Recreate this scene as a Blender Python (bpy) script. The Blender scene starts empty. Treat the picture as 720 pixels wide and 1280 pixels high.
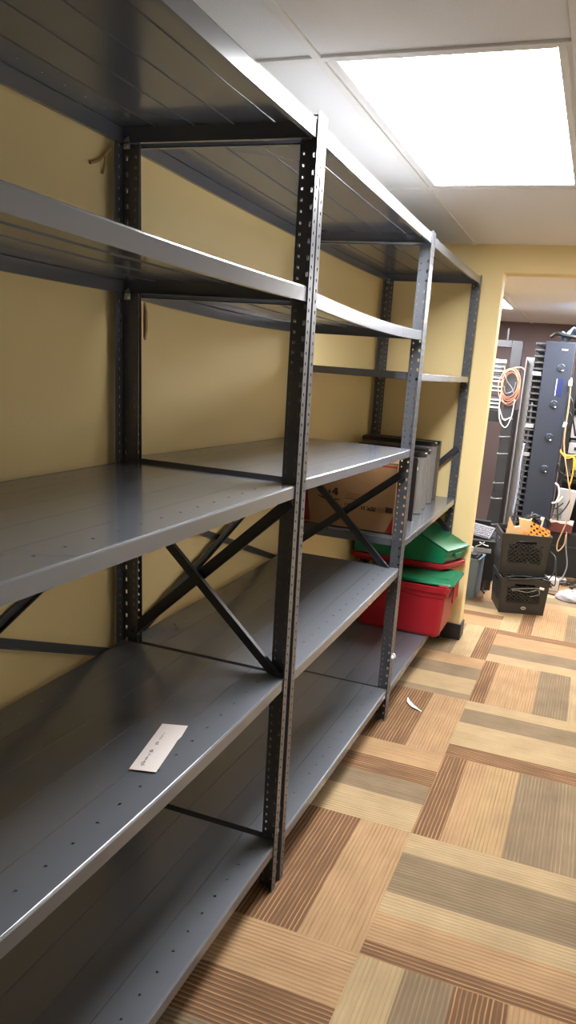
import bpy, bmesh, math, random
from mathutils import Vector, Matrix, Euler
random.seed(7)
SC = bpy.context.scene
COL = SC.collection
PI = math.pi

# ------------------------------------------------------------------ materials
def s2l(c):
    return tuple(((v/255)/12.92 if v/255 <= .04045 else ((v/255+.055)/1.055)**2.4) for v in c)

def mat(name, rgb, rough=.5, metal=0.0, spec=.5, var=0.0, vscale=8.0, bump=0.0, bscale=60.0, trans=0.0, alpha=1.0, coat=0.0):
    """plain principled surface with a little procedural variation"""
    m = bpy.data.materials.new(name); m.use_nodes = True
    nt = m.node_tree; b = nt.nodes['Principled BSDF']
    c = s2l(rgb)
    b.inputs['Base Color'].default_value = (*c, 1)
    b.inputs['Roughness'].default_value = rough
    b.inputs['Metallic'].default_value = metal
    b.inputs['Specular IOR Level'].default_value = spec
    b.inputs['Transmission Weight'].default_value = trans
    b.inputs['Alpha'].default_value = alpha
    b.inputs['Coat Weight'].default_value = coat
    tc = nt.nodes.new('ShaderNodeTexCoord')
    if var:
        n = nt.nodes.new('ShaderNodeTexNoise'); n.inputs['Scale'].default_value = vscale; n.inputs['Detail'].default_value = 5
        nt.links.new(tc.outputs['Object'], n.inputs['Vector'])
        mx = nt.nodes.new('ShaderNodeMix'); mx.data_type = 'RGBA'
        mx.inputs['A'].default_value = (*[v*(1-var) for v in c], 1)
        mx.inputs['B'].default_value = (*[min(1, v*(1+var)) for v in c], 1)
        nt.links.new(n.outputs['Fac'], mx.inputs['Factor'])
        nt.links.new(mx.outputs['Result'], b.inputs['Base Color'])
    if bump:
        n2 = nt.nodes.new('ShaderNodeTexNoise'); n2.inputs['Scale'].default_value = bscale
        nt.links.new(tc.outputs['Object'], n2.inputs['Vector'])
        bp = nt.nodes.new('ShaderNodeBump'); bp.inputs['Strength'].default_value = bump; bp.inputs['Distance'].default_value = .004
        nt.links.new(n2.outputs['Fac'], bp.inputs['Height'])
        nt.links.new(bp.outputs['Normal'], b.inputs['Normal'])
    return m

def emat(name, rgb, strength):
    m = bpy.data.materials.new(name); m.use_nodes = True
    b = m.node_tree.nodes['Principled BSDF']
    b.inputs['Base Color'].default_value = (.8, .8, .8, 1)
    b.inputs['Emission Color'].default_value = (*rgb, 1)
    b.inputs['Emission Strength'].default_value = strength
    return m

def carpet(name, base, line, axis, pitch, amount=.75):
    """ribbed carpet plank: ribs run along the plank (axis = coordinate across the ribs)"""
    m = bpy.data.materials.new(name); m.use_nodes = True
    nt = m.node_tree; L = nt.links; b = nt.nodes['Principled BSDF']
    b.inputs['Roughness'].default_value = .95; b.inputs['Specular IOR Level'].default_value = .15
    tc = nt.nodes.new('ShaderNodeTexCoord')
    sp = nt.nodes.new('ShaderNodeSeparateXYZ'); L.new(tc.outputs['Object'], sp.inputs[0])
    # slightly wandering rib coordinate
    nz = nt.nodes.new('ShaderNodeTexNoise'); nz.inputs['Scale'].default_value = 14; L.new(tc.outputs['Object'], nz.inputs['Vector'])
    a = nt.nodes.new('ShaderNodeMath'); a.operation = 'MULTIPLY_ADD'; a.inputs[1].default_value = .004
    L.new(nz.outputs['Fac'], a.inputs[0]); L.new(sp.outputs[axis], a.inputs[2])
    f = nt.nodes.new('ShaderNodeMath'); f.operation = 'MULTIPLY'; f.inputs[1].default_value = 2*PI/pitch; L.new(a.outputs[0], f.inputs[0])
    s = nt.nodes.new('ShaderNodeMath'); s.operation = 'SINE'; L.new(f.outputs[0], s.inputs[0])
    r = nt.nodes.new('ShaderNodeMapRange'); r.inputs['From Min'].default_value = .35; r.inputs['From Max'].default_value = .92
    r.inputs['To Max'].default_value = amount
    L.new(s.outputs[0], r.inputs['Value'])
    # some ribs stand out more than others
    mq = nt.nodes.new('ShaderNodeMapping'); sq = [3.5, 3.5, 3.5]; sq[axis] = 48; mq.inputs['Scale'].default_value = sq
    L.new(tc.outputs['Object'], mq.inputs['Vector'])
    nq = nt.nodes.new('ShaderNodeTexNoise'); nq.inputs['Scale'].default_value = 1; nq.inputs['Detail'].default_value = 2; L.new(mq.outputs[0], nq.inputs['Vector'])
    rq = nt.nodes.new('ShaderNodeMapRange'); rq.inputs['From Min'].default_value = .32; rq.inputs['From Max'].default_value = .62; rq.inputs['To Min'].default_value = .15
    L.new(nq.outputs['Fac'], rq.inputs['Value'])
    r0 = r; r = nt.nodes.new('ShaderNodeMath'); r.operation = 'MULTIPLY'; L.new(r0.outputs[0], r.inputs[0]); L.new(rq.outputs[0], r.inputs[1])
    # stretched noise along the plank: heathered yarn
    mp = nt.nodes.new('ShaderNodeMapping'); sc = [6, 6, 6]; sc[axis] = 130; mp.inputs['Scale'].default_value = sc
    L.new(tc.outputs['Object'], mp.inputs['Vector'])
    n2 = nt.nodes.new('ShaderNodeTexNoise'); n2.inputs['Scale'].default_value = 1; n2.inputs['Detail'].default_value = 4; L.new(mp.outputs[0], n2.inputs['Vector'])
    mx0 = nt.nodes.new('ShaderNodeMix'); mx0.data_type = 'RGBA'
    c = s2l(base); l = s2l(line)
    mx0.inputs['A'].default_value = (*[v*.74 for v in c], 1); mx0.inputs['B'].default_value = (*[v*1.25 for v in c], 1)
    L.new(n2.outputs['Fac'], mx0.inputs['Factor'])
    mx = nt.nodes.new('ShaderNodeMix'); mx.data_type = 'RGBA'
    L.new(mx0.outputs['Result'], mx.inputs['A']); mx.inputs['B'].default_value = (*l, 1)
    L.new(r.outputs[0], mx.inputs['Factor'])
    L.new(mx.outputs['Result'], b.inputs['Base Color'])
    n3 = nt.nodes.new('ShaderNodeTexNoise'); n3.inputs['Scale'].default_value = 350; L.new(tc.outputs['Object'], n3.inputs['Vector'])
    n4 = nt.nodes.new('ShaderNodeTexNoise'); n4.inputs['Scale'].default_value = 420; n4.inputs['Detail'].default_value = 1; L.new(tc.outputs['Object'], n4.inputs['Vector'])
    n5 = nt.nodes.new('ShaderNodeTexNoise'); n5.inputs['Scale'].default_value = 7; n5.inputs['Detail'].default_value = 4; L.new(tc.outputs['Object'], n5.inputs['Vector'])
    m4 = nt.nodes.new('ShaderNodeMath'); m4.operation = 'ADD'; L.new(n4.outputs['Fac'], m4.inputs[0]); L.new(n5.outputs['Fac'], m4.inputs[1])
    v4 = nt.nodes.new('ShaderNodeMapRange'); v4.inputs['From Min'].default_value = .6; v4.inputs['From Max'].default_value = 1.4
    v4.inputs['To Min'].default_value = .80; v4.inputs['To Max'].default_value = 1.20; L.new(m4.outputs[0], v4.inputs['Value'])
    hs = nt.nodes.new('ShaderNodeHueSaturation'); L.new(mx.outputs['Result'], hs.inputs['Color']); L.new(v4.outputs[0], hs.inputs['Value'])
    L.new(hs.outputs['Color'], b.inputs['Base Color'])
    ad = nt.nodes.new('ShaderNodeMath'); ad.operation = 'ADD'; L.new(n3.outputs['Fac'], ad.inputs[0]); L.new(s.outputs[0], ad.inputs[1])
    bp = nt.nodes.new('ShaderNodeBump'); bp.inputs['Strength'].default_value = .35; bp.inputs['Distance'].default_value = .002
    L.new(ad.outputs[0], bp.inputs['Height']); L.new(bp.outputs[0], b.inputs['Normal'])
    return m

M = {}
M['steel'] = mat('dark_grey_enamel', (99, 102, 109), .21, 0, .9, .08, 5, .025, 7, coat=.15)
M['post'] = mat('grey_post_enamel', (77, 79, 85), .32, 0, .8, .08, 9)
M['brace'] = mat('dark_brace_enamel', (56, 58, 62), .40, 0, .5, .1, 9)
M['hole'] = mat('punched_hole_shadow', (14, 14, 15), .8)
M['zinc'] = mat('zinc_clip', (190, 190, 185), .35, .7, .5)
M['yellow'] = mat('yellow_wall_paint', (238, 214, 156), .60, 0, .35, .03, 2.5, .12, 120)
M['ceil'] = mat('ceiling_tile', (230, 228, 225), .9, 0, .2, .04, 160, .25, 260)
M['tbar'] = mat('white_grid_metal', (226, 223, 216), .5)
M['offwhite'] = mat('off_white_wall_paint', (236, 232, 222), .65, 0, .3, .02, 3)
M['base'] = mat('black_rubber_baseboard', (44, 43, 44), .5)
M['mauve'] = mat('mauve_grey_wall_paint', (126, 110, 110), .75, 0, .3, .04, 3)
M['lamp'] = emat('light_diffuser', (.98, .99, 1.0), 23.5)
M['card'] = mat('brown_cardboard', (162, 124, 86), .85, 0, .2, .06, 14)
M['cardpale'] = mat('pale_cardboard', (232, 196, 152), .85, 0, .2, .05, 14)
M['ink'] = mat('dark_print_ink', (62, 38, 24), .8)
M['inkfaint'] = mat('faint_print_ink', (128, 92, 58), .8)
M['redink'] = mat('red_print_ink', (150, 50, 40), .8, 0, .2, .15, 20)
M['paper'] = mat('white_paper', (238, 228, 224), .85, 0, .2, .02, 20)
M['pencil'] = mat('grey_pen_line', (150, 142, 142), .8)
M['red'] = mat('red_plastic', (160, 24, 38), .38, 0, .5, .04, 10)
M['green'] = mat('green_plastic', (18, 112, 74), .36, 0, .5, .04, 10)
M['black'] = mat('black_plastic', (46, 45, 45), .45, 0, .5, .1, 12)
M['blackmat'] = mat('black_matte', (22, 22, 23), .6)
M['rack'] = mat('black_rack_enamel', (60, 61, 66), .42, 0, .5, .06, 8)
M['finger'] = mat('grey_black_finger_plastic', (84, 85, 90), .4)
M['cover'] = mat('blue_black_cover_enamel', (46, 52, 66), .36, 0, .5, .06, 5)
M['railgrey'] = mat('grey_rail_enamel', (146, 146, 152), .5, 0, .5, .05, 6)
M['blueslot'] = mat('dark_blue_plastic', (28, 40, 92), .35)
M['panelgrey'] = mat('grey_brushed_plastic', (118, 116, 114), .34, 0, .5, .08, 30)
M['panelbrown'] = mat('brown_grey_plastic', (98, 90, 84), .45, 0, .5, .06, 12)
M['panelblack'] = mat('glossy_black_plastic', (30, 29, 29), .28)
M['bin'] = mat('slate_blue_plastic', (98, 116, 132), .5, 0, .4, .05, 10)
M['orange'] = mat('orange_plastic', (250, 140, 40), .45)
M['cordorange'] = mat('orange_jacket', (238, 156, 124), .5)
M['cordtan'] = mat('tan_jacket', (196, 160, 120), .5)
M['cordyellow'] = mat('yellow_jacket', (222, 178, 70), .5)
M['cordwhite'] = mat('white_jacket', (226, 222, 214), .45)
M['cordblack'] = mat('black_jacket', (24, 24, 25), .45)
M['cordgrey'] = mat('grey_jacket', (140, 140, 142), .5)
M['white'] = mat('white_plastic', (235, 235, 232), .45)
M['device'] = mat('pale_grey_device_enamel', (168, 166, 168), .5, 0, .5, .05, 7)
M['maroon'] = mat('maroon_plastic', (112, 58, 58), .5)
M['bluefilm'] = mat('pale_blue_plastic_film', (150, 180, 220), .25, 0, .5, .1, 20)
M['film'] = mat('clear_plastic_film', (206, 200, 202), .18, 0, .6, .05, 20, .5, 40, .35, 1)
M['keys'] = mat('grey_key_plastic', (104, 101, 106), .55, 0, .4, .08, 40)
M['tape'] = mat('brown_tape', (168, 138, 84), .5)
M['silver'] = mat('silver_foil', (196, 194, 186), .3, .6)

# ------------------------------------------------------------------ mesh helpers
class MB:
    def __init__(s): s.bm = bmesh.new()
    def quad(s, pts, mi=0):
        f = s.bm.faces.new([s.bm.verts.new(p) for p in pts]); f.material_index = mi; return f
    def box(s, a, b, mi=0, M4=None):
        (x0, y0, z0), (x1, y1, z1) = a, b
        p = [Vector(q) for q in ((x0,y0,z0),(x1,y0,z0),(x1,y1,z0),(x0,y1,z0),(x0,y0,z1),(x1,y0,z1),(x1,y1,z1),(x0,y1,z1))]
        if M4 is not None: p = [M4 @ q for q in p]
        v = [s.bm.verts.new(q) for q in p]
        for ids in ((0,3,2,1),(4,5,6,7),(0,1,5,4),(1,2,6,5),(2,3,7,6),(3,0,4,7)):
            f = s.bm.faces.new([v[i] for i in ids]); f.material_index = mi
    def bar(s, p, q, w, t, up=(0,0,1), mi=0):
        """rectangular bar from p to q, width w (across), thickness t (along up x dir)"""
        p, q = Vector(p), Vector(q); d = (q-p).normalized(); n = d.cross(Vector(up)).normalized(); u = n.cross(d)
        vs = []
        for c in (p, q):
            for a, b in ((-1,-1),(1,-1),(1,1),(-1,1)): vs.append(s.bm.verts.new(c + n*a*t/2 + u*b*w/2))
        for ids in ((3,2,1,0),(4,5,6,7),(0,1,5,4),(1,2,6,5),(2,3,7,6),(3,0,4,7)):
            f = s.bm.faces.new([vs[i] for i in ids]); f.material_index = mi
    def tube(s, pts, r, n=8, mi=0, closed=False):
        pts = [Vector(p) for p in pts]; rings = []; N = len(pts); prev = None
        for i, p in enumerate(pts):
            a = pts[(i-1) % N] if (closed or i) else p; b = pts[(i+1) % N] if (closed or i < N-1) else p
            d = (b-a); d = d.normalized() if d.length > 1e-9 else Vector((0,0,1))
            if prev is None:
                x = d.orthogonal().normalized()
            else:
                x = prev - d*prev.dot(d); x = x.normalized() if x.length > 1e-6 else d.orthogonal().normalized()
            prev = x; y = d.cross(x)
            rings.append([s.bm.verts.new(p + (x*math.cos(2*PI*k/n) + y*math.sin(2*PI*k/n))*r) for k in range(n)])
        for i in range(N if closed else N-1):
            A, B = rings[i], rings[(i+1) % N]
            for k in range(n):
                f = s.bm.faces.new([A[k], A[(k+1) % n], B[(k+1) % n], B[k]]); f.material_index = mi; f.smooth = True
        if not closed:
            for R, rev in ((rings[0], True), (rings[-1], False)):
                f = s.bm.faces.new(R[::-1] if rev else R); f.material_index = mi
    def loft(s, rings, mi=0, cap0=True, cap1=True, smooth=False):
        R = [[s.bm.verts.new(p) for p in r] for r in rings]; n = len(R[0])
        for A, B in zip(R, R[1:]):
            for k in range(n):
                f = s.bm.faces.new([A[k], A[(k+1) % n], B[(k+1) % n], B[k]]); f.material_index = mi; f.smooth = smooth
        if cap0: f = s.bm.faces.new(R[0][::-1]); f.material_index = mi
        if cap1: f = s.bm.faces.new(R[-1]); f.material_index = mi
    def prism(s, prof, vec, mi=0):
        vec = Vector(vec); a = [Vector(p) for p in prof]
        s.loft([a, [p+vec for p in a]], mi)
    def disc(s, c, n, r, t, k=16, mi=0):
        c, n = Vector(c), Vector(n).normalized(); x = n.orthogonal().normalized(); y = n.cross(x)
        ring = lambda o, rr: [c+n*o+(x*math.cos(2*PI*i/k)+y*math.sin(2*PI*i/k))*rr for i in range(k)]
        s.loft([ring(0, r), ring(t*.7, r), ring(t, r*.86)], mi)

def obj(name, mb, mats, parent=None, bevel=0.0, seg=2, thick=0.0, loc=None, rot=None):
    bm = mb.bm
    bmesh.ops.recalc_face_normals(bm, faces=bm.faces)
    me = bpy.data.meshes.new(name); bm.to_mesh(me); bm.free()
    for m in (mats if isinstance(mats, (list, tuple)) else [mats]): me.materials.append(m)
    o = bpy.data.objects.new(name, me); COL.objects.link(o)
    if parent: o.parent = parent
    if loc: o.location = loc
    if rot: o.rotation_euler = rot
    if thick:
        md = o.modifiers.new('thickness', 'SOLIDIFY'); md.thickness = thick; md.offset = 0
    if bevel:
        md = o.modifiers.new('bevel', 'BEVEL'); md.width = bevel; md.segments = seg; md.limit_method = 'ANGLE'
        md.angle_limit = math.radians(40)
    return o

def tag(o, label, cat, group=None):
    o['label'] = label; o['category'] = cat
    if group: o['group'] = group
    return o

def thing(name, label, cat, loc=(0,0,0), rz=0, group=None):
    o = bpy.data.objects.new(name, None); COL.objects.link(o)
    o.empty_display_size = .1; o.location = loc; o.rotation_euler = (0, 0, rz)
    return tag(o, label, cat, group)

def struct(o): o['kind'] = 'structure'; return o

def rrect(x0, x1, y0, y1, z, r, k=4):
    pts = []
    for cx, cy, a0 in ((x1-r, y1-r, 0), (x0+r, y1-r, PI/2), (x0+r, y0+r, PI), (x1-r, y0+r, 1.5*PI)):
        for i in range(k+1):
            a = a0 + PI/2*i/k; pts.append(Vector((cx+r*math.cos(a), cy+r*math.sin(a), z)))
    return pts

def spline(ctrl, n=10):
    """Catmull-Rom through control points"""
    P = [Vector(p) for p in ctrl]; P = [2*P[0]-P[1]] + P + [2*P[-1]-P[-2]]; out = []
    for i in range(1, len(P)-2):
        a, b, c, d = P[i-1:i+3]
        for k in range(n):
            t = k/n
            out.append(.5*((2*b)+(c-a)*t+(2*a-5*b+4*c-d)*t*t+(3*b-a-3*c+d)*t**3))
    out.append(P[-2]); return out

# ------------------------------------------------------------------ layout constants (metres)
D = .578            # shelf front face
XR = .024           # rear face of the posts
YA, YB, YC = 1.727, 2.947, 4.163
Y0 = .507
H = 2.134
ZC = 2.30
YW = 4.19           # far wall
JX = .69            # opening jamb
W = 2.4

# ------------------------------------------------------------------ room shell
T = .59
pl = {   # plank colours: b brown, t tan, o olive, l light beige, y golden, g greige
 'R0': ('y', [('l',.132),('o',.136),('b',.145),('t',.177)]),
 'R1': ('x', [('b',.060),('t',.119),('l',.092),('o',.204),('l',.115)]),
 'L1': ('y', [('b',.403),('t',.187)]),
 'L0': ('x', [('l',.12),('o',.12),('b',.16),('t',.19)]),
 'L2': ('x', [('l',.184),('o',.13),('b',.125),('t',.151)]),
 'R2': ('y', [('b',.104),('t',.085),('y',.130),('o',.171),('g',.100)]),
 'L3': ('y', [('t',.15),('b',.261),('t',.179)]),
 'R3': ('x', [('b',.108),('l',.23),('o',.153),('l',.099)]),
 'L4': ('x', [('g',.07),('l',.2),('o',.17),('t',.15)]),
 'R4': ('y', [('b',.08),('t',.235),('o',.171),('l',.104)]),
}
cols = {'b': ((110,83,61),(176,134,95)), 't': ((165,134,100),(140,102,69)), 'o': ((123,105,83),(151,129,101)),
        'l': ((168,145,111),(151,124,91)), 'y': ((165,137,101),(136,100,65)), 'g': ((130,111,88),(162,138,108))}
cm, ci = [], {}
for k, (b, l) in cols.items():
    for ax in (0, 1):
        ci[(k, ax)] = len(cm)
        cm.append(carpet('carpet_%s_ribs_%s' % ({'b':'brown','t':'tan','o':'olive','l':'beige','y':'golden','g':'greige'}[k], 'xy'[ax]), b, l, ax, .0137, .95 if k == 'b' else .8))
mb = MB()
FX0, FX1, FY0, FY1 = -1.5, 3.1, -3.0, 7.8
seqs = [('b',.09),('t',.21),('o',.17),('l',.12)]
for i in range(-5, 5):
    for j in range(-9, 13):
        x0, y0 = .902+T*i, .985+T*j
        key = ('L' if i == -1 else 'R' if i == 0 else '?')+str(j)
        if key in pl: di, sq = pl[key]
        else:
            di = 'y' if (i+j) % 2 == 0 else 'x'
            sq = list(seqs); r = random.randrange(4); sq = sq[r:]+sq[:r]
            if random.random() < .5: sq = sq[::-1]
        p = 0
        for c, w in sq:
            q = p+w
            a0, a1, b0, b1 = (x0+p, x0+q, y0, y0+T) if di == 'y' else (x0, x0+T, y0+p, y0+q)
            a0, a1, b0, b1 = max(a0, FX0), min(a1, FX1), max(b0, FY0), min(b1, FY1)
            if a1 > a0 and b1 > b0:
                mb.quad([(a0,b0,0),(a1,b0,0),(a1,b1,0),(a0,b1,0)], ci[(c, 0 if di == 'y' else 1)])
            p = q
struct(obj('floor', mb, cm))

mb = MB(); mb.box((-.12, -4, 0), (0, YW, ZC+.1)); struct(obj('wall_left', mb, M['yellow']))
mb = MB(); mb.box((W, -4, 0), (W+.12, YW, ZC+.1)); struct(obj('wall_right', mb, M['offwhite']))
mb = MB(); mb.box((-.12, -4.12, 0), (W+.12, -4, ZC+.1)); struct(obj('wall_back', mb, M['offwhite']))
mb = MB()
OX1 = 1.60
mb.prism([(-.12,YW,0),(JX,YW,0),(JX,YW,2.155),(OX1,YW,2.155),(OX1,YW,0),(W+.12,YW,0),(W+.12,YW,ZC+.1),(-.12,YW,ZC+.1)], (0,.115,0))
struct(obj('wall_far', mb, M['yellow'], bevel=.006))
# black rubber base, wrapping the end of the short wall
mb = MB()
mb.box((.0, YW-.012, 0), (JX+.012, YW, .102)); mb.box((JX, YW, 0), (JX+.012, YW+.115, .102))
struct(obj('baseboard_far', mb, M['base'], bevel=.003))
mb = MB(); mb.box((0, -4, 0), (.008, YW-.012, .1)); struct(obj('baseboard_left', mb, M['base']))
mb = MB(); mb.box((W-.012, -4, 0), (W, YW, .1)); struct(obj('baseboard_right', mb, M['base']))

mb = MB(); mb.box((-.12, -4.12, ZC), (W+.12, YW, ZC+.05)); struct(obj('ceiling', mb, M['ceil']))
GX, GY = .508, 1.845
mb = MB()
for k in range(0, 5):
    x = GX+.615*(k-1)
    if 0 < x < W: mb.box((x-.012, -4, ZC-.007), (x+.012, YW, ZC+.002))
for k in range(-4, 3):
    y = GY+1.2*k
    if -4 < y < YW: mb.box((0, y-.012, ZC-.0072), (W, y+.012, ZC+.002))
struct(obj('trim_1', mb, M['tbar'], bevel=.002))

def panel_light(x0, y0, z, lx, ly, label, name='ceiling_light'):
    t = thing(name, label, 'ceiling light', (x0+lx/2, y0+ly/2, z), 0)
    f = MB()
    e = .020
    for a, b in (((-lx/2-e, -ly/2-e), (-lx/2, ly/2+e)), ((lx/2, -ly/2-e), (lx/2+e, ly/2+e)), ((-lx/2, -ly/2-e), (lx/2, -ly/2)), ((-lx/2, ly/2), (lx/2, ly/2+e))):
        f.box((*a, -.0075), (*b, -.0003))
    obj('frame', f, M['tbar'], t, bevel=.003)
    d = MB(); d.box((-lx/2+.0005, -ly/2+.0005, -.0032), (lx/2-.0005, ly/2-.0005, -.0004)); obj('diffuser', d, M['lamp'], t)
    return t
panel_light(.556, 1.862, ZC, .525, 1.118, 'large bright white ceiling light panel above the aisle beside the shelving')


# room beyond the opening
YB2, ZC2 = 7.7, 2.20
mb = MB(); mb.box((-1.6, YB2, 0), (3.2, YB2+.1, ZC2+.1)); struct(obj('wall_server_back', mb, M['mauve']))
mb = MB(); mb.box((-1.6, YW+.115, 0), (-1.5, YB2, ZC2+.1)); struct(obj('wall_server_left', mb, M['mauve']))
mb = MB(); mb.box((3.1, YW+.115, 0), (3.2, YB2, ZC2+.1)); struct(obj('wall_server_right', mb, M['mauve']))
mb = MB(); mb.box((-1.6, YW+.115, ZC2), (3.2, YB2, ZC2+.05)); struct(obj('ceiling_server', mb, M['ceil']))
mb = MB()
for x in (-.70, -.085, .53, 1.145, 1.76, 2.375): mb.box((x-.012, YW+.115, ZC2-.006), (x+.012, YB2, ZC2+.002))
struct(obj('trim_2', mb, M['tbar'], bevel=.002))
panel_light(-.055, 5.30, ZC2, .54, 1.1, 'small corner of a lit ceiling panel in the back room beside the door jamb')
panel_light(1.75, 6.05, ZC2, .54, 1.1, 'unseen ceiling light panel added to brighten the right side of the back room')  # unseen panel, added as extra light for the back room
panel_light(1.06, 4.95, ZC2, .54, 1.1, 'added fill light panel in the back room out of view past the header')  # added above the opening, out of view, to brighten the floor beyond

# ------------------------------------------------------------------ shelving
def perforated(mb, org, u, v, width, length, cols_):
    """sheet spanned by u (width) and v (length) with real punched holes; cols_ = (centre, hole_u, hole_v, pitch, start)"""
    org, u, v = Vector(org), Vector(u), Vector(v)
    P = lambda a, b: org+u*a+v*b
    a = 0.0
    for c, hu, hv, pitch, st in cols_:
        if c-hu/2 > a: mb.quad([P(a,0), P(c-hu/2,0), P(c-hu/2,length), P(a,length)])
        b = 0.0; k = st
        while k+hv/2 < length:
            mb.quad([P(c-hu/2,b), P(c+hu/2,b), P(c+hu/2,k-hv/2), P(c-hu/2,k-hv/2)]); b = k+hv/2; k += pitch
        mb.quad([P(c-hu/2,b), P(c+hu/2,b), P(c+hu/2,length), P(c-hu/2,length)])
        a = c+hu/2
    mb.quad([P(a,0), P(width,0), P(width,length), P(a,length)])

def post(root, y_end, dy, front, h=H, lean=0.0):
    """slotted angle post; y_end = outer side plane, dy = +-1 direction the face flange runs to, front/rear"""
    mb = MB()
    xf = D+.001 if front else XR
    sx = -1 if front else 1
    up = (0, -lean/H, 1)
    o = (xf, y_end+lean, 0)
    perforated(mb, o, (0,dy,0), up, .0255 if front else .033, h, [(.0145, .0055, .0075, .0254, .02)])
    perforated(mb, o, (sx,0,0), up, .052, h, [(.0135, .009, .012, .0381, .03), (.041, .0055, .0075, .0254, .02)])
    p = obj('post', mb, M['post'], root, thick=.0022)
    return p

def shelf(root, y0, y1, z0, z1, sag=.004, lip=.034, clip=False):
    """steel shelf: five deck strips with fine joints, punched front and rear rows, folded lips all round"""
    n = 12
    L = y1-y0
    zf = lambda t: z0+(z1-z0)*t - 4*sag*t*(1-t)
    mb = MB()
    x0, x1 = XR+.004, D-.003
    w = (x1-x0)/5
    th = .0018
    def strip(a, b, zoff, t_):
        ring = []
        for i in range(n+1):
            t = i/n; y = y0+L*t; z = zf(t)+zoff
            ring.append([(a,y,z-t_),(b,y,z-t_),(b,y,z),(a,y,z)])
        mb.loft(ring)
    holes = int(L/.07)
    for k in range(5):
        a, b = x0+w*k+.0007, x0+w*(k+1)-.0007
        if k in (0, 4):       # punched strip: sheet split around a row of small holes
            c = b-.055 if k == 4 else a+.055
            strip(a, c-.003, 0, th); strip(c+.003, b, 0, th)
            prev = 0.0
            for i in range(holes+1):
                e0 = (i+.5)/(holes+.5)-.0025 if i < holes else 1.0
                z_a, z_b = zf(prev), zf(e0)
                pa, pb = y0+L*prev, y0+L*e0
                mb.loft([[(c-.003,pa,z_a-th),(c+.003,pa,z_a-th),(c+.003,pa,z_a),(c-.003,pa,z_a)], [(c-.003,pb,z_b-th),(c+.003,pb,z_b-th),(c+.003,pb,z_b),(c-.003,pb,z_b)]])
                prev = e0+.005
        else:
            strip(a, b, 0, th)
        # folded stiffening edge below each joint
        if k < 4:
            strip(b-.0016, b-.0002, -th-.0002, .0022)
    s = obj('shelf', mb, M['steel'], root)
    # rolled lips as a sub-part: the folded rim
    mb = MB()
    def lipbar(xa, xb):
        ring = []
        for i in range(n+1):
            t = i/n; y = y0+L*t; z = zf(t)
            ring.append([(xa,y,z-lip),(xb,y,z-lip),(xb,y,z-.004),(xb-.002,y,z-.001),(xb-.005,y,z+.0006),(xa+.003,y,z+.0006),(xa,y,z-.003)])
        mb.loft(ring)
    lipbar(x1-.012, x1+.0015)
    lipbar(x0, x0+.012)
    for t, ya, yb in ((0, y0, y0+.0022), (1, y1-.0022, y1)):
        mb.box((x0+.012, ya, zf(t)-lip), (x1-.012, yb, zf(t)-.0005))
        mb.box((x0+.012, ya if t == 0 else yb-.013, zf(t)-lip), (x1-.012, ya+.013 if t == 0 else yb, zf(t)-lip+.002))
    obj('rim', mb, M['steel'], s)
    if clip:
        mb = MB()
        yy = y1+.0005; z = z1
        mb.prism([(x0+.012,yy-.003,z-.052),(x0+.030,yy-.003,z-.052),(x0+.030,yy-.003,z-.036),(x0+.026,yy-.003,z-.022),(x0+.014,yy-.003,z-.030)], (0,-.004,0))
        mb.box((x0+.016, yy-.012, z-.05), (x0+.028, yy-.007, z-.044))
        obj('clip', mb, M['zinc'], s, bevel=.001)
    return s

def flat_brace(root, p, q, n, name='brace', w=.033):
    """L-section strap from p to q; n = normal of its broad face"""
    mb = MB(); p, q, n = Vector(p), Vector(q), Vector(n)
    d = (q-p).normalized(); u = n.cross(d).normalized()
    prof = lambda c: [c-u*w/2, c+u*w/2, c+u*w/2+n*.003, c-u*w/2+.003*u+n*.003, c-u*w/2+.003*u+n*.014, c-u*w/2+n*.014]
    mb.loft([prof(p), prof(q)])
    for c in (p+d*.014, q-d*.014): mb.disc(c+n*.003, n, .006, .004, 10)
    return obj(name, mb, M['brace'], root)

def unit(label, y0, y1, shelves, end_x_right, back_x, left_h=H, right_h=H, lean=(0,0)):
    root = thing('shelving_unit', label, 'shelving unit', (0,0,0), 0, 'grey steel shelving units in a row along the yellow wall')
    for front in (True, False):
        post(root, y0+.001, 1, front, left_h, lean[0])
        post(root, y1-.001, -1, front, right_h, lean[1])
    for i, (za, zb, sg, lp) in enumerate(shelves):
        shelf(root, y0+.014, y1-.014, za, zb, sg, lp, clip=(i < 2))
    if end_x_right:
        yy = y1-.006
        (xa, za), (xb, zb) = end_x_right[0]; flat_brace(root, (xa,yy,za), (xb,yy,zb), (0,-1,0))
        yy -= .016
        (xa, za), (xb, zb) = end_x_right[1]; flat_brace(root, (xa,yy,za), (xb,yy,zb), (0,-1,0))
    if back_x:
        (ya, za), (yb, zb) = back_x[0]; flat_brace(root, (XR-.003,ya,za), (XR-.003,yb,zb), (1,0,0), w=.025)
        (ya, za), (yb, zb) = back_x[1]; flat_brace(root, (XR-.018,ya,za), (XR-.018,yb,zb), (1,0,0), w=.025)
    return root

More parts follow.
